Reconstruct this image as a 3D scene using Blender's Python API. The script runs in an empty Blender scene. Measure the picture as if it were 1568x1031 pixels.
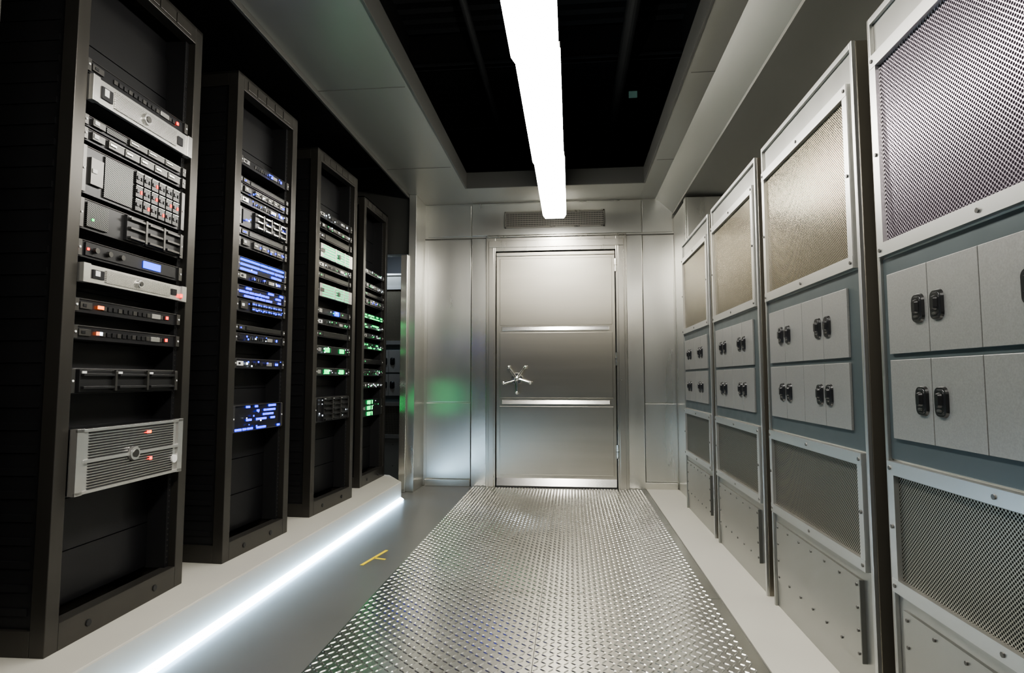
import bpy, math, random
from mathutils import Vector, Matrix
random.seed(7)
scene=bpy.context.scene
try: scene.view_settings.look='AgX - Medium High Contrast'
except Exception: pass

# ------------------------------------------------------------------ materials
def newmat(name):
    m=bpy.data.materials.new(name); m.use_nodes=True
    nt=m.node_tree; b=nt.nodes["Principled BSDF"]; return m,nt,b
def N(nt,t,**kw):
    n=nt.nodes.new(t)
    for k,v in kw.items(): setattr(n,k,v)
    return n
def pmat(name,col,rough=.5,metal=0.,nscale=0,namt=.15,stretch=(1,1,1),bump=0.,ramt=.1,spec=.5,aniso=0.):
    m,nt,b=newmat(name)
    b.inputs["Base Color"].default_value=(*col,1); b.inputs["Roughness"].default_value=rough
    b.inputs["Metallic"].default_value=metal
    b.inputs["Specular IOR Level"].default_value=spec
    if aniso:
        b.inputs["Anisotropic"].default_value=aniso
        tg=N(nt,"ShaderNodeTangent",direction_type='RADIAL',axis='Z'); nt.links.new(tg.outputs[0],b.inputs["Tangent"])
    if nscale:
        tc=N(nt,"ShaderNodeTexCoord"); mp=N(nt,"ShaderNodeMapping"); mp.inputs["Scale"].default_value=stretch
        nz=N(nt,"ShaderNodeTexNoise"); nz.inputs["Scale"].default_value=nscale; nz.inputs["Detail"].default_value=5
        nt.links.new(tc.outputs["Object"],mp.inputs[0]); nt.links.new(mp.outputs[0],nz.inputs["Vector"])
        mx=N(nt,"ShaderNodeMix",data_type='RGBA')
        mx.inputs["A"].default_value=(*[c*(1-namt) for c in col],1); mx.inputs["B"].default_value=(*[min(1,c*(1+namt)) for c in col],1)
        nt.links.new(nz.outputs["Fac"],mx.inputs["Factor"]); nt.links.new(mx.outputs["Result"],b.inputs["Base Color"])
        mr=N(nt,"ShaderNodeMapRange"); mr.inputs[3].default_value=max(.02,rough-ramt); mr.inputs[4].default_value=rough+ramt
        nt.links.new(nz.outputs["Fac"],mr.inputs[0]); nt.links.new(mr.outputs[0],b.inputs["Roughness"])
        if bump:
            bp=N(nt,"ShaderNodeBump"); bp.inputs["Strength"].default_value=bump; bp.inputs["Distance"].default_value=.002
            nt.links.new(nz.outputs["Fac"],bp.inputs["Height"]); nt.links.new(bp.outputs[0],b.inputs["Normal"])
    return m
def emat(name,col,s):
    m,nt,b=newmat(name)
    b.inputs["Base Color"].default_value=(*[c*.3 for c in col],1)
    b.inputs["Emission Color"].default_value=(*col,1); b.inputs["Emission Strength"].default_value=s
    return m
def meshmat(name,col,pitch,hole,rough,dark=(.01,.01,.01)):
    """perforated sheet: staggered round holes in object x/z"""
    m,nt,b=newmat(name)
    tc=N(nt,"ShaderNodeTexCoord"); sp=N(nt,"ShaderNodeSeparateXYZ"); cb=N(nt,"ShaderNodeCombineXYZ")
    nt.links.new(tc.outputs["Object"],sp.inputs[0]); nt.links.new(sp.outputs[0],cb.inputs[0]); nt.links.new(sp.outputs[2],cb.inputs[1])
    mp=N(nt,"ShaderNodeMapping"); mp.inputs["Rotation"].default_value=(0,0,math.radians(45)); k=1/pitch; mp.inputs["Scale"].default_value=(k,k,k)
    nt.links.new(cb.outputs[0],mp.inputs[0])
    v=N(nt,"ShaderNodeTexVoronoi",voronoi_dimensions='2D'); v.inputs["Scale"].default_value=1; v.inputs["Randomness"].default_value=0
    nt.links.new(mp.outputs[0],v.inputs["Vector"])
    mr=N(nt,"ShaderNodeMapRange"); mr.inputs[1].default_value=hole-.06; mr.inputs[2].default_value=hole+.06
    nt.links.new(v.outputs["Distance"],mr.inputs[0])
    b.inputs["Base Color"].default_value=(*col,1); b.inputs["Metallic"].default_value=.9; b.inputs["Roughness"].default_value=rough
    d=N(nt,"ShaderNodeBsdfDiffuse"); d.inputs[0].default_value=(*dark,1)
    ms=N(nt,"ShaderNodeMixShader"); nt.links.new(mr.outputs[0],ms.inputs[0]); nt.links.new(d.outputs[0],ms.inputs[1]); nt.links.new(b.outputs[0],ms.inputs[2])
    out=nt.nodes["Material Output"]; nt.links.new(ms.outputs[0],out.inputs[0])
    return m

M={}
M['wall']=pmat("brushed_steel_wall",(.60,.595,.555),.29,.95,6,.07,(1,1,.15),0,.05,aniso=.7)
M['pil']=pmat("steel_pilaster",(.70,.69,.64),.24,.95,8,.07,(1,1,.1),0,.04,aniso=.7)
M['frame']=pmat("steel_door_frame",(.44,.425,.38),.28,.95,9,.08,(1,1,.1),0,.05,aniso=.7)
M['door']=pmat("brushed_door_steel",(.44,.42,.365),.30,.95,14,.07,(.06,1,1.2),0,.04,aniso=.7)
M['bar']=pmat("polished_bar",(.85,.84,.80),.2,1)
M['chrome']=pmat("chrome",(.9,.9,.88),.12,1)
M['soffit']=pmat("soffit_steel",(.33,.328,.295),.36,.75,3,.1,(1,.2,1),0,.05)
M['soffit_dim']=pmat("soffit_steel_dimmed",(.22,.218,.195),.42,.75,3,.1,(1,.2,1),0,.05)  # soffit steel with its colour darkened to tone down the brightly lit slope
M['fascia']=pmat("dark_fascia_steel",(.13,.13,.12),.38,.7)
M['concrete']=pmat("dark_concrete",(.13,.13,.122),.30,0,2.2,.22,(1,1,1),.015,.05)
M['curb']=pmat("beige_painted_curb",(.52,.505,.45),.45,0,5,.06,(1,1,1),.02)
M['black']=pmat("black_plenum",(.014,.014,.014),.8)
M['joist']=pmat("dark_joist",(.028,.03,.032),.6)
M['darkwall']=pmat("dark_room_wall",(.03,.03,.032),.6,0,4,.2)
M['plate']=pmat("tread_plate_steel",(.60,.597,.57),.23,.97,5,.08,(1,1,1),0,.04)
M['vent']=pmat("vent_slat",(.20,.19,.165),.45,.6)
M['ventd']=pmat("vent_dark",(.02,.02,.02),.7)
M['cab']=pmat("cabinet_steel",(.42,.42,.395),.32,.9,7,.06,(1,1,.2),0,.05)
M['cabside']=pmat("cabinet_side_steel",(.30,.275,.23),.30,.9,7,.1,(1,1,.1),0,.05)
M['cabpaint']=pmat("cabinet_bluegrey",(.085,.103,.106),.36,.5,9,.06)
M['doorp']=pmat("speckled_grey_door",(.295,.292,.277),.36,.6,220,.2,(1,1,1),0,.08)
M['alu']=pmat("aluminium_trim",(.60,.60,.58),.34,.95)
M['meshU']=meshmat("perforated_sheet",(.50,.45,.34),.0072,.42,.27,(.03,.028,.022))
M['meshP']=meshmat("perforated_sheet_glare",(.56,.50,.56),.0084,.44,.26,(.025,.02,.025))  # purplish glare of the fixture put into the sheet's base colour
M['meshL']=meshmat("perforated_sheet_dark",(.34,.32,.27),.0075,.40,.35,(.02,.02,.018))
M['perf']=meshmat("perforated_bezel",(.78,.77,.73),.0045,.30,.25,(.10,.10,.09))
M['perfd']=meshmat("perforated_bezel_dark",(.16,.16,.155),.0050,.36,.32,(.006,.006,.006))
M['latch']=pmat("black_latch",(.010,.010,.010),.3)
M['rackf']=pmat("rack_frame",(.070,.066,.059),.32,.6,12,.12,(1,1,.3))
M['rackb']=pmat("rack_black",(.007,.007,.008),.40)
M['rackp']=pmat("rack_side_panel",(.014,.014,.015),.45)
M['dk']=pmat("unit_dark",(.022,.022,.024),.3,.3)
M['gr']=pmat("unit_grey",(.055,.055,.056),.3,.6)
M['sl']=pmat("unit_silver",(.74,.73,.70),.24,.85)
M['sl2']=pmat("unit_silver_dark",(.13,.127,.12),.3,.8)
M['wh']=pmat("label_white",(.75,.75,.73),.5)
M['red']=emat("led_red",(1,.02,.006),5.5)
M['ora']=emat("led_orange",(1,.16,.012),4.5)
M['blu']=emat("led_blue",(.006,.014,1),6)
M['blub']=emat("display_blue",(.012,.06,1),5)
M['grn']=emat("led_green",(.005,1,.2),2.6)
M['grb']=emat("display_green",(.14,1,.42),1.3)
M['wht']=emat("led_white",(.8,.9,1),4)
M['light']=emat("fluorescent_lens",(1,.965,.90),32)
M['housing']=pmat("fixture_white",(.7,.7,.68),.5)
M['strip']=emat("led_strip",(.50,.75,1),26)
M['tape']=pmat("yellow_tape",(.9,.68,.01),.5)
M['sign']=emat("dim_sign",(.5,.9,.8),.05)
M['groove']=pmat("panel_seam",(.12,.115,.10),.6,.4)

# ------------------------------------------------------------------ mesh builder
class MB:
    def __init__(s): s.v=[];s.f=[];s.m=[];s.mats=[]
    def mi(s,k):
        if k not in s.mats: s.mats.append(k)
        return s.mats.index(k)
    def add(s,vs,fs,k):
        o=len(s.v); s.v+=[tuple(v) for v in vs]; s.f+=[tuple(i+o for i in f) for f in fs]; s.m+=[s.mi(k)]*len(fs)
    def box(s,x0,x1,y0,y1,z0,z1,k):
        if x0>x1:x0,x1=x1,x0
        if y0>y1:y0,y1=y1,y0
        if z0>z1:z0,z1=z1,z0
        s.add([(x0,y0,z0),(x1,y0,z0),(x1,y1,z0),(x0,y1,z0),(x0,y0,z1),(x1,y0,z1),(x1,y1,z1),(x0,y1,z1)],
              [(3,2,1,0),(4,5,6,7),(0,1,5,4),(1,2,6,5),(2,3,7,6),(3,0,4,7)],k)
    def prism(s,pts,axis,a,b,k):
        n=len(pts)
        def P(p,t):
            return {'x':(t,p[0],p[1]),'y':(p[0],t,p[1]),'z':(p[0],p[1],t)}[axis]
        vs=[P(p,a) for p in pts]+[P(p,b) for p in pts]
        fs=[tuple(range(n))[::-1],tuple(range(n,2*n))]+[(i,(i+1)%n,n+(i+1)%n,n+i) for i in range(n)]
        s.add(vs,fs,k)
    def cyl(s,c,r,a,b,axis,k,n=16,r2=None):
        r2=r if r2 is None else r2
        def P(u,w,t): return {'x':(t,u,w),'y':(u,t,w),'z':(u,w,t)}[axis]
        vs=[P(c[0]+r*math.cos(2*math.pi*i/n),c[1]+r*math.sin(2*math.pi*i/n),a) for i in range(n)]
        vs+=[P(c[0]+r2*math.cos(2*math.pi*i/n),c[1]+r2*math.sin(2*math.pi*i/n),b) for i in range(n)]
        s.add(vs,[tuple(range(n))[::-1],tuple(range(n,2*n))]+[(i,(i+1)%n,n+(i+1)%n,n+i) for i in range(n)],k)
    def rod(s,p,q,r1,r2,k,n=12):
        p=Vector(p);q=Vector(q);d=(q-p).normalized(); u=d.orthogonal().normalized(); w=d.cross(u)
        vs=[p+(u*math.cos(2*math.pi*i/n)+w*math.sin(2*math.pi*i/n))*r1 for i in range(n)]+[q+(u*math.cos(2*math.pi*i/n)+w*math.sin(2*math.pi*i/n))*r2 for i in range(n)]
        s.add(vs,[tuple(range(n))[::-1],tuple(range(n,2*n))]+[(i,(i+1)%n,n+(i+1)%n,n+i) for i in range(n)],k)
    def ball(s,c,r,k,n=12,m=8):
        vs=[];fs=[]
        for j in range(m+1):
            t=math.pi*j/m
            for i in range(n): vs.append((c[0]+r*math.sin(t)*math.cos(2*math.pi*i/n),c[1]+r*math.sin(t)*math.sin(2*math.pi*i/n),c[2]+r*math.cos(t)))
        for j in range(m):
            for i in range(n): fs.append((j*n+i,(j+1)*n+i,(j+1)*n+(i+1)%n,j*n+(i+1)%n))
        s.add(vs,fs,k)
    def rrect(s,cx,cz,w,h,r,y0,y1,k,n=5,inset=0):
        def ring(e):
            pts=[]
            for (sx,sz,a0) in ((1,1,0),(-1,1,90),(-1,-1,180),(1,-1,270)):
                for i in range(n+1):
                    a=math.radians(a0+90*i/n); pts.append((cx+sx*(w/2-r)+(r-e)*math.cos(a),cz+sz*(h/2-r)+(r-e)*math.sin(a)))
            return pts
        A=ring(inset);B=ring(0);c=len(A)
        vs=[(p[0],y0,p[1]) for p in A]+[(p[0],y1,p[1]) for p in B]
        s.add(vs,[tuple(range(c)),tuple(range(c,2*c))[::-1]]+[(i,c+i,c+(i+1)%c,(i+1)%c) for i in range(c)],k)
    def obj(s,name,parent=None,bevel=0,loc=None,rotz=None):
        me=bpy.data.meshes.new(name); me.from_pydata(s.v,[],s.f)
        for k in s.mats: me.materials.append(M[k])
        me.polygons.foreach_set("material_index",s.m); me.update()
        o=bpy.data.objects.new(name,me); scene.collection.objects.link(o)
        if parent: o.parent=parent
        if loc: o.location=loc
        if rotz is not None: o.rotation_euler=(0,0,rotz)
        if bevel:
            b=o.modifiers.new("bevel","BEVEL"); b.width=bevel; b.segments=2; b.limit_method='ANGLE'
        return o
def empty(name,loc=(0,0,0),rotz=0):
    e=bpy.data.objects.new(name,None); scene.collection.objects.link(e); e.location=loc; e.rotation_euler=(0,0,rotz); e.empty_display_size=.1; return e

YB=5.5; ZC=2.68; YN=-1.6
# ------------------------------------------------------------------ room shell
b=MB(); b.box(-3.2,1.6,YN,7.4,-.1,0,'concrete'); b.obj("floor")
b=MB(); b.box(.672,1.42,YN+.02,YB-.02,0,.006,'curb'); b.obj("trim_floor_strip")

b=MB()
b.box(-1.40,-.70,YB,YB+.12,0,ZC,'wall'); b.box(.42,1.42,YB,YB+.12,0,ZC,'wall'); b.box(-.70,.42,YB,YB+.12,2.20,ZC,'wall')
b.box(-.70,.42,YB+.12,YB+.16,0,2.2,'wall')
for (x0,x1) in ((-.93,-.79),(.52,.665)): b.box(x0,x1,YB-.035,YB,0,2.33,'pil')
b.box(-1.40,.97,YB-.012,YB,2.335,2.345,'groove')
b.box(-.94,-.93,YB-.008,YB,0,2.34,'groove'); b.box(.665,.672,YB-.008,YB,0,2.34,'groove')
for (x0,x1) in ((-1.36,-.94),(.672,.95)):
    b.box(x0,x1,YB-.01,YB,2.36,2.66,'wall'); b.box(x0,x1,YB-.014,YB,.78,2.325,'wall'); b.box(x0,x1,YB-.014,YB,.07,.772,'wall')
    b.box(x0-.01,x1,YB-.03,YB,0,.065,'pil')
b.box(-.93,.665,YB-.02,YB,2.36,2.665,'wall')
b.obj("wall_back",bevel=.003)

b=MB()
b.box(-1.46,-1.39,5.16,YB+.12,0,ZC,'wall'); b.box(-1.52,-1.46,5.13,5.22,0,2.12,'pil')
b.box(-3.0,-1.46,5.2,5.32,2.14,2.95,'fascia')
b.obj("wall_left_end",bevel=.004)
b=MB(); b.box(-3.2,-3.1,YN,7.4,0,3.0,'darkwall'); b.obj("wall_left")
b=MB(); b.box(-3.1,-1.40,6.3,6.4,0,3.0,'darkwall'); b.obj("wall_passage_end")
b=MB(); b.box(1.42,1.55,YN,YB+.12,0,2.49,'wall'); b.obj("wall_right")
b=MB(); b.box(.96,1.42,4.86,YB,0,2.49,'wall'); b.box(.945,.96,4.86,4.93,0,2.49,'pil'); b.obj("wall_right_end",bevel=.004)
b=MB(); b.box(-3.2,1.6,YN-.1,YN,0,3.0,'darkwall'); b.obj("wall_front")

b=MB()
OX0,OX1,OY=-.92,.65,5.04
b.box(-1.46,OX0,YN,YB+.1,ZC,ZC+.12,'soffit'); b.box(OX0,OX1,OY,YB+.1,ZC,ZC+.12,'soffit')
b.prism([(OX1,ZC),(.80,ZC),(.80,ZC+.12),(OX1,ZC+.12)][::-1],'y',YN,YB+.1,'soffit')
b.prism([(.80,ZC+.12),(.80,ZC),(.95,2.54),(.95,2.66)],'y',YN,YB+.1,'soffit_dim')
b.prism([(.95,2.66),(.95,2.52),(1.55,2.49),(1.55,2.66)],'y',YN,YB+.1,'soffit')
for y in (.6,1.9,3.2,4.5):
    b.box(-1.46,OX0-.02,y,y+.005,ZC-.002,ZC,'groove'); b.box(OX1+.02,.80,y,y+.005,ZC-.002,ZC,'groove')
b.box(OX0-.0,OX0+.015,YN,OY,ZC-.002,ZC+.14,'fascia'); b.box(OX1-.015,OX1,YN,OY,ZC-.002,ZC+.14,'fascia'); b.box(OX0,OX1,OY-.015,OY,ZC-.002,ZC+.14,'fascia')
b.box(-1.475,-1.46,YN,5.16,ZC-.03,ZC+.12,'fascia')
b.obj("trim_ceiling_soffit",bevel=.002)
b=MB()
b.box(-3.2,1.7,YN-.1,7.5,4.2,4.3,'black'); b.box(-3.2,-1.46,YN,7.4,3.0,3.06,'darkwall')
b.box(1.0,1.1,YN,7.4,ZC+.12,4.2,'black'); b.box(-1.56,-1.46,YN,7.4,3.06,4.2,'black'); b.box(-1.5,1.1,7.3,7.4,2.8,4.2,'black'); b.box(-1.5,1.1,YN-.1,YN,2.8,4.2,'black')
for i in range(60): b.box(-1.46,1.0,YN+i*.15,YN+.07+i*.15,4.15,4.2,'joist')
for y in (.9,2.3,3.7,5.1,6.5): b.box(-1.46,1.0,y,y+.05,3.85,4.15,'black'); b.box(-1.46,1.0,y-.02,y+.07,3.85,3.87,'joist')
b.cyl((-.75,3.7),.03,YN,7.3,'y','joist'); b.cyl((.45,3.6),.05,YN,7.3,'y','joist')
b.box(.58,.66,5.6,5.62,3.72,3.78,'sign')
b.obj("ceiling")

# ------------------------------------------------------------------ tread plate floor
plate=empty("diamond_plate_walkway")
b=MB(); PX0,PX1=-.915,.665
xs=[PX0,-.14,PX1]; ys=[.2,1.45,2.81,4.17,5.46]
for i in range(2):
    for j in range(4): b.box(xs[i]+.0015,xs[i+1]-.0015,ys[j]+.0015,ys[j+1]-.0015,0,.008,'plate')
for j in range(1,4):
    for i in range(14):
        x=PX0+.06+i*.112; b.cyl((x,ys[j]+.02),.006,.008,.0105,'z','alu',8)
b.obj("plates",plate)
vs=[];fs=[]; p=.0265; L=.0145; w=.0036; h=.0026; z=.008
for j in range(int((5.46-.22)/p)):
    for i in range(int((PX1-PX0-.02)/p)):
        cx=PX0+.018+i*p; cy=.225+j*p
        a=math.radians(52 if (i+j)%2 else -38); c,s_=math.cos(a),math.sin(a)
        o=len(vs)
        for (u,v,t) in ((-L,0,0),(-L*.45,-w,0),(L*.45,-w,0),(L,0,0),(L*.45,w,0),(-L*.45,w,0),(-L*.5,0,h),(L*.5,0,h)):
            vs.append((cx+u*c-v*s_,cy+u*s_+v*c,z+t))
        fs+=[(o,o+1,o+6),(o+1,o+2,o+7,o+6),(o+2,o+3,o+7),(o+3,o+4,o+7),(o+4,o+5,o+6,o+7),(o+5,o,o+6)]
me=bpy.data.meshes.new("lugs"); me.from_pydata(vs,[],fs); me.materials.append(M['plate'])
o=bpy.data.objects.new("lugs",me); scene.collection.objects.link(o); o.parent=plate

# ------------------------------------------------------------------ vault door
door=empty("vault_door")
b=MB(); F0=YB-.05
b.box(-.79,-.70,F0,YB,0,2.33,'frame'); b.box(.42,.52,F0,YB,0,2.33,'frame'); b.box(-.70,.42,F0,YB,2.20,2.33,'frame')
b.box(-.765,-.715,F0-.006,F0,0,2.235,'frame'); b.box(.44,.495,F0-.006,F0,0,2.235,'frame'); b.box(-.765,.495,F0-.006,F0,2.235,2.30,'frame')
b.box(-.79,.52,F0-.02,YB,2.33,2.345,'frame')
b.obj("door_frame",door,bevel=.004)
b=MB(); S=YB-.03
b.box(-.693,.413,S,YB+.05,.012,2.19,'door')
b.box(-.693,.413,S-.012,S,2.155,2.19,'door')
b.box(-.66,.385,S-.008,S,1.50,2.13,'door'); b.box(-.66,.385,S-.008,S,.82,1.43,'door'); b.box(-.66,.385,S-.008,S,.12,.745,'door')
for z in (1.465,.783):
    b.prism([(S,z-.020),(S,z+.020),(S-.014,z+.018),(S-.020,z-.018)],'x',-.64,.355,'bar')
b.prism([(S,.02),(S,.09),(S-.010,.09),(S-.030,.02)],'x',-.69,.41,'bar'); b.box(-.693,.413,S-.03,S+.02,.004,.018,'ventd')
b.obj("door_slab",door,bevel=.003)
b=MB(); hc=Vector((-.497,S,1.0))
b.cyl((hc.x,hc.z),.05,S-.035,S-.008,'y','chrome',24,.055); b.cyl((hc.x,hc.z),.026,S-.07,S-.035,'y','chrome',20)
b.ball((hc.x,S-.07,hc.z),.024,'chrome')
for k in range(5):
    a=math.radians(-90+72*k); d=Vector((math.cos(a),0,math.sin(a)))
    p0=Vector((hc.x,S-.055,hc.z)); p1=p0+d*.13; b.rod(p0,p1,.013,.010,'chrome'); b.ball(p1,.0155,'chrome')
b.obj("spoked_handwheel",door)
b=MB()
for z in (2.05,1.18,.34): b.cyl((.418,S-.02),.012,z-.06,z+.06,'z','bar',12); b.cyl((.418,S-.02),.014,z-.005,z+.005,'z','frame',12)
b.obj("hinges",door)

b=MB(); V0=YB-.03
x0,x1,z0,z1=-.615,.325,2.425,2.585
b.box(x0,x1,V0+.004,YB-.02,z0,z1,'ventd')
b.box(x0,x1,V0-.004,V0+.006,z0,z0+.012,'frame'); b.box(x0,x1,V0-.004,V0+.006,z1-.012,z1,'frame'); b.box(x0,x0+.012,V0-.004,V0+.006,z0,z1,'frame'); b.box(x1-.012,x1,V0-.004,V0+.006,z0,z1,'frame')
for i in range(60): x=x0+.012+i*(x1-x0-.024)/60; b.box(x,x+.0055,V0,V0+.005,z0+.01,z1-.01,'vent')
for i in range(7): z=z0+.02+i*.0195; b.box(x0,x1,V0-.002,V0+.004,z,z+.005,'vent')
b.obj("air_vent_grille")

# ------------------------------------------------------------------ fluorescent fixtures
segs=[(3.78,5.02,-.130,.100),(2.51,3.76,-.137,.101),(1.24,2.49,-.148,.105),(-.03,1.22,-.158,.108),(-1.30,-.05,-.160,.108)]
for i,(y0,y1,xc,hw) in enumerate(segs):
    e=empty("hanging_fluorescent_light"); b=MB()
    b.prism([(xc-hw,2.46),(xc-hw,2.415),(xc-hw+.02,2.385),(xc+hw-.02,2.385),(xc+hw,2.415),(xc+hw,2.46)],'y',y0,y1,'light')
    b.obj("lens",e)
    b=MB(); b.box(xc-hw*.98,xc+hw*.98,y0,y1,2.461,2.49,'housing')
    b.box(xc-.02,xc+.02,y0-.012,y0,2.41,2.47,'housing')
    for y in (y0+.15,y1-.15): b.cyl((xc,y),.003,2.475,4.18,'z','joist',6)
    b.obj("housing",e)

# ------------------------------------------------------------------ left platform + LED strip
b=MB()
fr=[(-1.475,YN+.02),(-1.40,4.82),(-1.60,5.14),(-1.80,5.20),(-3.09,5.20),(-3.09,YN+.02)]
b.prism(fr,'z',0,.15,'curb'); b.obj("rack_platform",bevel=.006)
b=MB()
def px(y): return -1.475+(y-YN-.02)*(.075/(4.82-YN-.02))
b.add([(px(-1.5)+.002,-1.5,.004),(px(4.8)+.002,4.8,.004),(px(4.8)+.026,4.8,.004),(px(-1.5)+.026,-1.5,.004),
       (px(-1.5)+.002,-1.5,.028),(px(4.8)+.002,4.8,.028),(px(4.8)+.026,4.8,.014),(px(-1.5)+.026,-1.5,.014)],
      [(0,1,2,3),(4,7,6,5),(3,2,6,7),(0,3,7,4),(1,5,6,2),(0,4,5,1)],'strip')
b.obj("led_strip_light")
b=MB()
def strip(p,q,w):
    p=Vector(p);q=Vector(q);d=(q-p).normalized();n=Vector((-d.y,d.x))*w/2
    b.prism([(p-n)[:],(q-n)[:],(q+n)[:],(p+n)[:]],'z',.0005,.002,'tape')
strip((-1.125,3.14),(-1.075,3.42),.018); strip((-1.10,3.27),(-1.03,3.25),.016)
b.obj("yellow_tape_mark")

# ------------------------------------------------------------------ right cabinets
def latch(b,x,z,y):
    b.rrect(x,z,.050,.076,.018,y-.006,y,'latch',inset=.003)
    b.rrect(x,z,.038,.062,.013,y-.007,y-.006,'dk',inset=.001)
    b.rrect(x,z,.034,.058,.012,y-.0078,y-.006,'latch',inset=.001)
    b.rrect(x,z+.004,.022,.038,.009,y-.015,y-.0075,'latch',inset=.004)
    b.rrect(x,z-.021,.016,.007,.003,y-.011,y-.0075,'sl2',inset=.001)
def meshpanel(b,x0,x1,z0,z1,k,fw=.035):
    b.box(x0+.01,x1-.01,-.006,.0,z0+.01,z1-.01,k)
    y=-.020
    b.box(x0,x1,y,0,z0,z0+fw,'alu'); b.box(x0,x1,y,0,z1-fw,z1,'alu')
    b.box(x0,x0+fw*.8,y+.001,0,z0+fw,z1-fw,'alu'); b.box(x1-fw*.8,x1,y+.001,0,z0+fw,z1-fw,'alu')
def screws(b,x0,x1,z0,z1,fw):
    y=-.020
    for x in (x0+.014,x1-.014):
        for z in (z0+.018,(z0+z1)/2,z1-.018): b.cyl((x,z),.006,y-.003,y,'y','sl2',8)
    b.cyl(((x0+x1)/2,z0+.018),.006,y-.003,y,'y','sl2',8); b.cyl(((x0+x1)/2,z1-.018),.006,y-.003,y,'y','sl2',8)
def cabinet(loc,rot,mesh_k,w=.89,h=2.06,depth=.46):
    e=empty("equipment_cabinet",loc,rot); b=MB()
    b.box(0,w-.001,0,depth,.0,h-.001,'cab')
    b.box(0.014,w-.014,-.004,0,.77,1.335,'cabpaint')
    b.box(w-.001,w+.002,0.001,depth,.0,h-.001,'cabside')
    b.box(0.014,w-.014,-.012,.0,h-.02,h,'alu')
    b.box(w-.014,w+.002,-.012,0,0,h,'alu')
    b.box(0,.014,-.012,0,0,h,'cab')
    b.obj("body",e,bevel=.0015)
    b=MB(); meshpanel(b,.02,w-.03,1.34,1.935,mesh_k,.038); meshpanel(b,.02,w-.03,.41,.765,'meshL',.036); b.obj("mesh_panels",e)
    b=MB(); screws(b,.02,w-.03,1.34,1.935,.038); screws(b,.02,w-.03,.41,.765,.036); b.obj("screws",e)
    b=MB(); dx=.187
    for (z0,z1) in ((1.062,1.285),(.83,1.045)):
        for i in range(4): x=.045+i*dx; b.box(x+.0015,x+dx-.0015,-.012,-.004,z0,z1,'doorp')
    b.obj("small_doors",e,bevel=.001)
    b=MB()
    for (z0,z1) in ((1.062,1.285),(.83,1.045)):
        for s in (1,3):
            for t in (-.039,.039): latch(b,.045+s*dx+t,(z0+z1)/2+.0,-.012)
    b.obj("latches",e)
    b=MB(); b.box(.05,w-.09,-.01,0,.12,.37,'cab')
    for i in range(7):
        x=.07+i*(w-.18)/6
        for z in (.14,.35): b.cyl((x,z),.005,-.014,-.01,'y','sl2',8)
    for z in (.21,.28): b.cyl((.07,z),.005,-.014,-.01,'y','sl2',8); b.cyl((w-.11,z),.005,-.014,-.01,'y','sl2',8)
    b.box(w-.088,w-.083,-.014,0,.12,.37,'fascia')
    b.obj("riveted_kick_panel",e)
    return e
for y,k in ((.82,'meshU'),(1.785,'meshP'),(2.775,'meshU'),(3.765,'meshU'),(4.745,'meshU')):
    cabinet((.9,y,.006),-math.pi/2,k)
cabinet((-2.42,5.75,0),0,'meshU')

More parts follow.
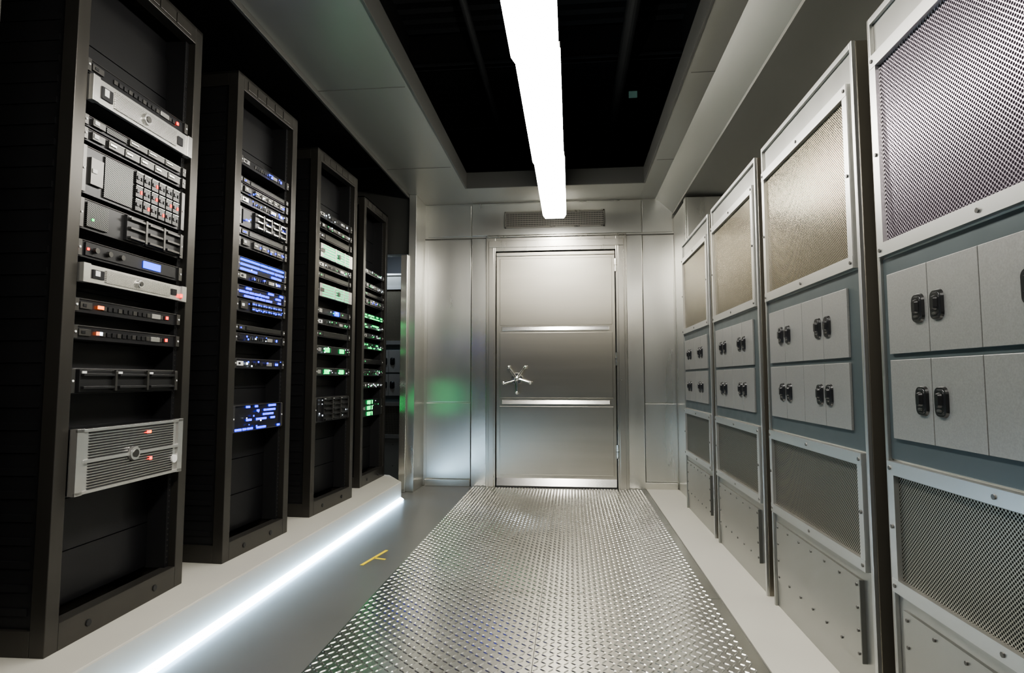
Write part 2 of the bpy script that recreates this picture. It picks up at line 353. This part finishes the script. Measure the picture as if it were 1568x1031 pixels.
# ------------------------------------------------------------------ server racks
def leds(b,x,z,y,ks,dx=.012,sz=.004):
    for i,k in enumerate(ks):
        if k!='-': b.box(x+i*dx-sz,x+i*dx+sz,y-.003,y,z-sz,z+sz,k)
def unit(b,w,z0,z1,style,opts={},tint=None):
    X0,X1=.060,w-.078; yf=opts.get('y',.015); h=z1-z0; body=opts.get('body','dk'); W=X1-X0; zc=(z0+z1)/2
    if style=='bezel':
        yf=opts.get('y',-.012)
        b.box(X0,X1,yf+.012,.5,z0,z1,body)
        b.box(X0-.004,X1+.004,yf,yf+.02,z0,z1,'sl')
        if h>.15:
            n=int(h/.009)
            for i in range(n): z=z0+h*(i+.5)/n; b.box(X0+.05,X1-.05,yf-.003,yf,z-h/n*.28,z+h/n*.28,'gr')
        else: b.box(X0+.095,X1-.095,yf-.004,yf,z0+h*.14,z1-h*.14,'perf')
        b.box(X0-.006,X0+.024,yf-.006,yf+.02,z0-.002,z1+.002,'sl'); b.box(X1-.024,X1+.006,yf-.006,yf+.02,z0-.002,z1+.002,'sl')
        if h>.15:
            b.box(X0+.02,X1-.02,yf-.008,yf,zc-.006,zc+.006,'sl')
            b.box(X0-.006,X1+.006,yf-.006,yf,z1-.010,z1,'sl'); b.box(X0-.006,X1+.006,yf-.006,yf,z0,z0+.010,'sl')
            leds(b,X0+W*.62,z1-.035,yf-.003,['red','ora'],.012,.005); leds(b,X0+W*.66,zc-.03,yf-.003,['red'],.012,.006)
            b.cyl((X1-.045,zc-.05),.016,yf-.010,yf,'y','wh',16)
        else:
            b.box(X0+.035,X0+.085,yf-.005,yf,zc-h*.25,zc+h*.25,'dk'); b.box(X0+.045,X0+.065,yf-.007,yf,zc-h*.1,zc+h*.2,'wh'); b.box(X1-.085,X1-.055,yf-.005,yf,zc-h*.2,zc+h*.2,'dk')
            if 'leds' in opts: leds(b,X1-.03,zc-.01,yf-.006,opts['leds'],.012,.007)
        r=min(.024,h*.24); b.cyl((X0+W*.48,zc),r,yf-.014,yf,'y','sl',20,r*1.1); b.cyl((X0+W*.48,zc),r*.6,yf-.017,yf-.013,'y','sl2',20)
    else:
        b.box(X0,X1,yf,.5,z0,z1,body)
        b.box(X0-.008,X0+.012,yf-.008,yf,z0+.003,z1-.003,'sl2'); b.box(X1-.012,X1+.008,yf-.008,yf,z0+.003,z1-.003,'sl2')
        b.cyl((X0+.002,zc),.004,yf-.011,yf-.008,'y','wh',8); b.cyl((X1-.002,zc),.004,yf-.011,yf-.008,'y','wh',8)
        b.box(X0+.012,X1-.012,yf-.003,yf,z1-.004,z1-.002,'sl2')
    if style=='bays':
        n=opts.get('n',6); rows=opts.get('rows',1); xs=X0+opts.get('off',.12); bw=(X1-.03-xs)/n; rh=(h-.012)/rows
        for r in range(rows):
            for i in range(n):
                x=xs+i*bw; z=z0+.006+r*rh
                b.box(x+.003,x+bw-.003,yf-.010,yf,z+.003,z+rh-.003,'perfd' if rows>1 else 'sl2')
                b.box(x+.006,x+bw*.45,yf-.014,yf-.01,z+rh*.38,z+rh*.62,opts.get('hk','sl'))
                b.box(x+.003,x+bw-.003,yf-.012,yf-.01,z+rh-.006,z+rh-.0035,'sl')
                k=opts.get('led')
                if k: b.box(x+bw-.014,x+bw-.008,yf-.013,yf-.01,z+rh*.35,z+rh*.60,k if random.random()<(1 if opts.get('all') else opts.get('pr',.5)) else 'dk')
        b.box(X0+.03,X0+.085,yf-.010,yf,zc-h*.28,zc+h*.28,'sl2'); b.box(X0+.035,X0+.055,yf-.013,yf-.01,zc-.006,zc+.008,opts.get('tag','wh'))
        if xs-X0>.18: b.box(X0+.095,xs-.008,yf-.006,yf,z0+.01,z1-.01,'perfd')
    if style=='handles':
        n=opts.get('n',3); xs=X0+opts.get('off',.18); bw=(X1-.02-xs)/n
        for i in range(n):
            x=xs+i*bw; b.box(x+.004,x+bw-.006,yf-.012,yf,z0+.006,z1-.006,'gr')
            m=max(2,int(h/.03))
            for j in range(m):
                z=z0+h*(j+.5)/m; b.box(x+.01,x+bw-.014,yf-.024,yf-.012,z-.005,z+.003,opts.get('hk','sl2'))
            b.box(x+bw-.016,x+bw-.006,yf-.026,yf-.01,z0+.008,z1-.008,'sl2')
            b.box(x+.012,x+.03,yf-.016,yf-.012,z1-.018,z1-.010,'wh')
        b.box(X0+.025,X0+.12 if xs-X0>.12 else X0+.026,yf-.008,yf,z0+.01,z1-.012,'perfd')
        leds(b,X0+.05,z0+h*.35,yf-.008,opts.get('leds',['grn']))
    if style=='ports':
        n=14
        for i in range(n):
            x=X0+.12+i*(W-.18)/n; b.box(x,x+(W-.18)/n*.7,yf-.004,yf,zc-.009,zc+.006,'rackb' if i%3 else 'sl2')
        b.box(X0+.02,X0+.07,yf-.006,yf,zc-.011,zc+.011,opts.get('tag','sl')); b.box(X0+.03,X0+.045,yf-.008,yf-.006,zc-.005,zc+.005,'rackb')
        b.box(X1-.16,X1-.11,yf-.006,yf,zc-.010,zc+.008,opts.get('tag2','sl'))
        leds(b,X1-.07,zc,yf-.004,opts.get('leds',['red']),.014,.006)
        leds(b,X0+.10,zc,yf-.005,opts.get('leds2',[]),.014,.006)
    if style=='vented':
        b.box(X0+.09,X1-.03,yf-.004,yf,z0+.006,z1-.006,'perfd'); b.box(X0+.025,X0+.075,yf-.006,yf,zc-.009,zc+.009,'sl2')
        leds(b,X0+.04,zc,yf-.006,opts.get('leds',['grn']),.014,.003)
    if style=='display':
        b.box(X0+.03,X1-.03,yf-.005,yf,z0+.008,z1-.008,'rackb')
        dx0,dx1=opts.get('d',(.58,.76)); b.box(X0+W*dx0,X0+W*dx1,yf-.009,yf-.004,zc-h*.22,zc+h*.22,opts.get('dk','blub'))
        for i in range(3): b.cyl((X0+.07+i*.06,zc),.010,yf-.016,yf-.004,'y','sl2',12)
        leds(b,X0+.04,zc,yf-.005,opts.get('leds',['red']))
    if style=='glow':
        k=opts.get('k','blu'); m=max(1,int(h/.020))
        for j in range(m):
            z=z0+h*(j+.5)/m; x=X0+.025
            while x<X1-.03:
                l=random.uniform(*opts.get('l',(.012,.05)))
                if random.random()<opts.get('fill',.6): b.box(x,min(x+l,X1-.015),yf-.006,yf,z-.0055,z+.005,k)
                x+=l+random.uniform(.005,.014)
        b.box(X0+.0,X1,yf-.008,yf,z0,z0+.003,'sl2'); b.box(X0,X1,yf-.008,yf,z1-.003,z1,'sl2')
    if style=='greenbezel':
        b.box(X0,X1,yf-.02,yf,z0,z1,'sl')
        n=int(h/.016)
        for i in range(n): z=z0+h*(i+.5)/n; b.box(X0+.035,X1-.06,yf-.023,yf-.02,z-.005,z+.003,'grb')
        for x in (X0+.2,X0+.34): b.box(x,x+.012,yf-.026,yf-.02,z0,z1,'sl')
        b.box(X0+.005,X0+.05,yf-.024,yf-.02,zc-.012,zc+.012,'sl2'); b.cyl((X0+.26,zc),.016,yf-.03,yf-.02,'y','sl2',16)
    if style=='blocks':
        k=opts.get('k','grn'); n=opts.get('n',2); rows=opts.get('rows',1); xs=X0+opts.get('off',.2)
        for r in range(rows):
            for i in range(n):
                x=xs+i*opts.get('p',.14); z=z0+h*(r+.5)/rows; q=min(.015,h/rows*.36)
                b.box(x,x+opts.get('bw',.06),yf-.007,yf,z-q,z+q,k)
                b.box(x+.068,x+.085,yf-.01,yf,z-q,z+q,'sl2')
        b.box(X0+.02,X0+.06,yf-.008,yf,zc-.012,zc+.012,'sl')
    if tint and style in('bays','ports','handles','blocks','glow'):
        for q in range(random.randint(4,9)):
            x=random.uniform(X0+.08,X1-.03); z=random.uniform(z0+.010,z1-.010)
            leds(b,x,z,yf-.010,[random.choice(tint)],.01,random.choice((.0025,.004)))
def rack(loc,ang,w,h,units,tint=None,depth=.82):
    e=empty("server_rack",loc,math.pi/2-ang); b=MB(); P=.050
    for (x,y) in ((0,0),(w-P,0),(0,depth-P),(w-P,depth-P)):
        b.box(x,x+P,y,y+P,0,h,'rackf')
    b.box(P,w-P,.0,P,0,.085,'rackf'); b.box(P,w-P,.0,P,h-.075,h,'rackf'); b.box(P,w-P,depth-P,depth,0,.08,'rackf'); b.box(P,w-P,depth-P,depth,h-.07,h,'rackf')
    for x in (0,w-P): b.box(x,x+P,P,depth-P,0,.08,'rackf'); b.box(x,x+P,P,depth-P,h-.07,h,'rackf')
    b.box(.0,w,.0,depth,h-.012,h+.001,'rackf')
    for i in range(5): x=P+.03+i*(w-2*P-.06)/5; b.box(x,x+(w-2*P-.06)/5-.008,-.004,0,h-.06,h-.015,'rackf')
    for z in (.04,): 
        for i in range(2): x=P+.12+i*(w-2*P-.24); b.cyl((x,z),.012,-.004,0,'y','rackp',12)
    b.obj("frame",e,bevel=.006)
    b=MB()
    for x in (.012,w-.02):
        b.box(x,x+.008,P,depth-P,.08,h-.07,'rackp')
        for i in range(30): z=.12+i*(h-.25)/30; b.box(x-.004,x+.012,P+.02,depth-P-.02,z,z+.022,'rackp')
    b.box(P,w-P,.12,.13,.08,h-.07,'rackb'); n=int((h-.2)/.0445)
    for i in range(0,n,4): z=.09+i*.0445; b.box(P+.01,w-P-.01,.11,.12,z,z+.174,'rackb')
    for x in (P,w-P-.022):
        b.box(x,x+.022,.030,.12,.085,h-.075,'rackp')
        for i in range(n*2): z=.10+i*.02225; b.box(x+.007,x+.013,.028,.031,z,z+.006,'sl2')
    b.obj("panels_and_rails",e)
    b=MB()
    for (z0,z1,st,op) in units: unit(b,w,z0-.15,z1-.15,st,op,tint)
    b.obj("rack_mounted_units",e,bevel=.0012)
    return e
R1=[(2.035,2.085,'ports',dict(leds=['-','red'],tag='sl2')),
    (1.935,2.020,'bezel',{}),
    (1.85,1.89,'bays',dict(n=3,off=.2)),
    (1.80,1.845,'bays',dict(n=5,off=.1,body='dk')),
    (1.62,1.785,'bays',dict(n=6,rows=3,off=.24,body='gr',hk='gr',led='red',pr=.2)),
    (1.50,1.605,'handles',dict(n=3,off=.2,body='gr')),
    (1.405,1.465,'display',dict(leds=['red'])),
    (1.32,1.380,'bezel',dict(leds=['red'])),
    (1.22,1.268,'ports',dict(leds=['red'],tag='sl2',leds2=['ora','ora'])),
    (1.13,1.178,'ports',dict(leds=['red'],tag='sl2',leds2=['ora','wht'])),
    (.95,1.035,'handles',dict(n=3,off=.02,body='dk',hk='gr',leds=['wht'])),
    (.625,.835,'bezel',dict(y=-.02))]
R2=[(2.06,2.105,'ports',dict(leds=['blu'],tag='sl')),
    (1.97,2.00,'vented',dict(leds=['blu'])),
    (1.92,1.965,'bays',dict(n=5,led='blu')),(1.87,1.91,'ports',dict(leds=['blu','wht'])),
    (1.755,1.85,'handles',dict(n=4,off=.12,hk='sl',leds=['blu','blu','wht'])),
    (1.71,1.745,'vented',dict(leds=['blu','blu'])),
    (1.65,1.70,'bays',dict(n=4,led='blu',all=1)),
    (1.53,1.60,'glow',dict(k='blub',fill=.9,l=(.05,.2))),(1.49,1.525,'ports',dict(leds=['blu','blu'])),
    (1.40,1.46,'glow',dict(k='blu')),(1.33,1.395,'bays',dict(n=6,rows=2,led='blu',all=1,hk='blub')),
    (1.235,1.265,'vented',dict(leds=['blu'])),
    (1.18,1.225,'ports',dict(leds=['blu'],tag='dk')),
    (1.05,1.10,'ports',dict(leds=['blu','blu'],tag='wh',leds2=['wht'])),
    (.74,.87,'glow',dict(k='blu',fill=.35))]
R3=[(2.05,2.10,'ports',dict(leds=['wht'],tag='sl')),(1.98,2.02,'bays',dict(n=5)),
    (1.91,1.955,'vented',dict(leds=['wht'])),
    (1.785,1.875,'greenbezel',{}),(1.72,1.765,'ports',dict(leds=['grn'],tag='sl')),(1.655,1.69,'vented',{}),
    (1.53,1.615,'greenbezel',{}),
    (1.42,1.46,'blocks',dict(k='blub',n=1,off=.25)),(1.35,1.39,'ports',dict(leds=['grn'],tag='wh')),(1.27,1.31,'vented',{}),
    (1.16,1.215,'blocks',dict(k='grn',n=2,off=.12,p=.22)),(1.02,1.07,'blocks',dict(k='grn',n=2,off=.12,p=.22)),
    (.72,.88,'handles',dict(n=3,off=.1,body='dk',hk='rackb',leds=['wht']))]
R4=[(1.86,1.90,'ports',dict(leds=['wht'],tag='sl')),(1.74,1.79,'bays',dict(n=4,led='wht')),(1.68,1.71,'vented',{}),(1.60,1.66,'bays',dict(n=4,led='blu')),
    (1.49,1.53,'glow',dict(k='grn',fill=.7)),(1.41,1.45,'glow',dict(k='grn',fill=.4)),(1.33,1.37,'ports',dict(leds=['grn'])),(1.24,1.29,'glow',dict(k='grn',fill=.5)),
    (1.12,1.16,'vented',{}),(1.02,1.08,'ports',dict(leds=['wht'],tag='sl2')),(.92,.97,'bays',dict(n=4,led='wht')),
    (.69,.83,'blocks',dict(k='grn',n=1,rows=3,off=.12,bw=.12))]
rack((-1.60,1.70,.15),math.radians(-1.5),.665,2.38,R1)
rack((-1.60,2.62,.15),math.radians(2.5),.575,2.35,R2,['blu','blu','blub','wht'])
rack((-1.60,3.53,.15),math.radians(3.0),.62,2.33,R3,['grn','wht','wht'])
rack((-1.64,4.50,.15),0,.61,2.32,R4,['grn','wht'])
rack((-1.60,.78,.15),0,.665,2.38,R4[:3]+R3[-1:])

la=bpy.data.lights.new("passage_fill_light","AREA"); la.energy=16; la.size=.12; la.color=(.75,.87,1)  # unseen fill light added behind the header to brighten the passage cabinet
lo=bpy.data.objects.new("passage_fill_light",la); scene.collection.objects.link(lo); lo.location=(-2.0,5.42,2.35); lo.rotation_euler=(math.radians(12),0,0)
la=bpy.data.lights.new("green_display_glow","SPOT"); la.energy=.8; la.shadow_soft_size=.2; la.color=(.05,1,.3); la.spot_size=math.radians(80); la.spot_blend=1
lo=bpy.data.objects.new("green_display_glow",la); scene.collection.objects.link(lo); lo.location=(-1.34,4.90,.80)
lo.rotation_euler=(Vector((-1.08,5.5,.82))-lo.location).to_track_quat('-Z','Y').to_euler()

# ------------------------------------------------------------------ world, camera
wd=bpy.data.worlds.new("world"); scene.world=wd; wd.use_nodes=True
wd.node_tree.nodes["Background"].inputs[0].default_value=(.5,.55,.6,1); wd.node_tree.nodes["Background"].inputs[1].default_value=.02
f=900.0; cx,cy=784,515.5; vx,vy=874,580
th=math.atan((vy-cy)/f); psi=math.atan((vx-cx)/f*math.cos(th))
Fv=Vector((-math.sin(psi)*math.cos(th),math.cos(psi)*math.cos(th),math.sin(th))); Rv=Vector((math.cos(psi),math.sin(psi),0)); Uv=Rv.cross(Fv)
cam=bpy.data.objects.new("camera",bpy.data.cameras.new("camera")); scene.collection.objects.link(cam)
m=Matrix((Rv,Uv,-Fv)).transposed().to_4x4(); m.translation=Vector((0,0,1)); cam.matrix_world=m
cam.data.sensor_width=36; cam.data.lens=36*f/1568; cam.data.clip_start=.02
scene.camera=cam
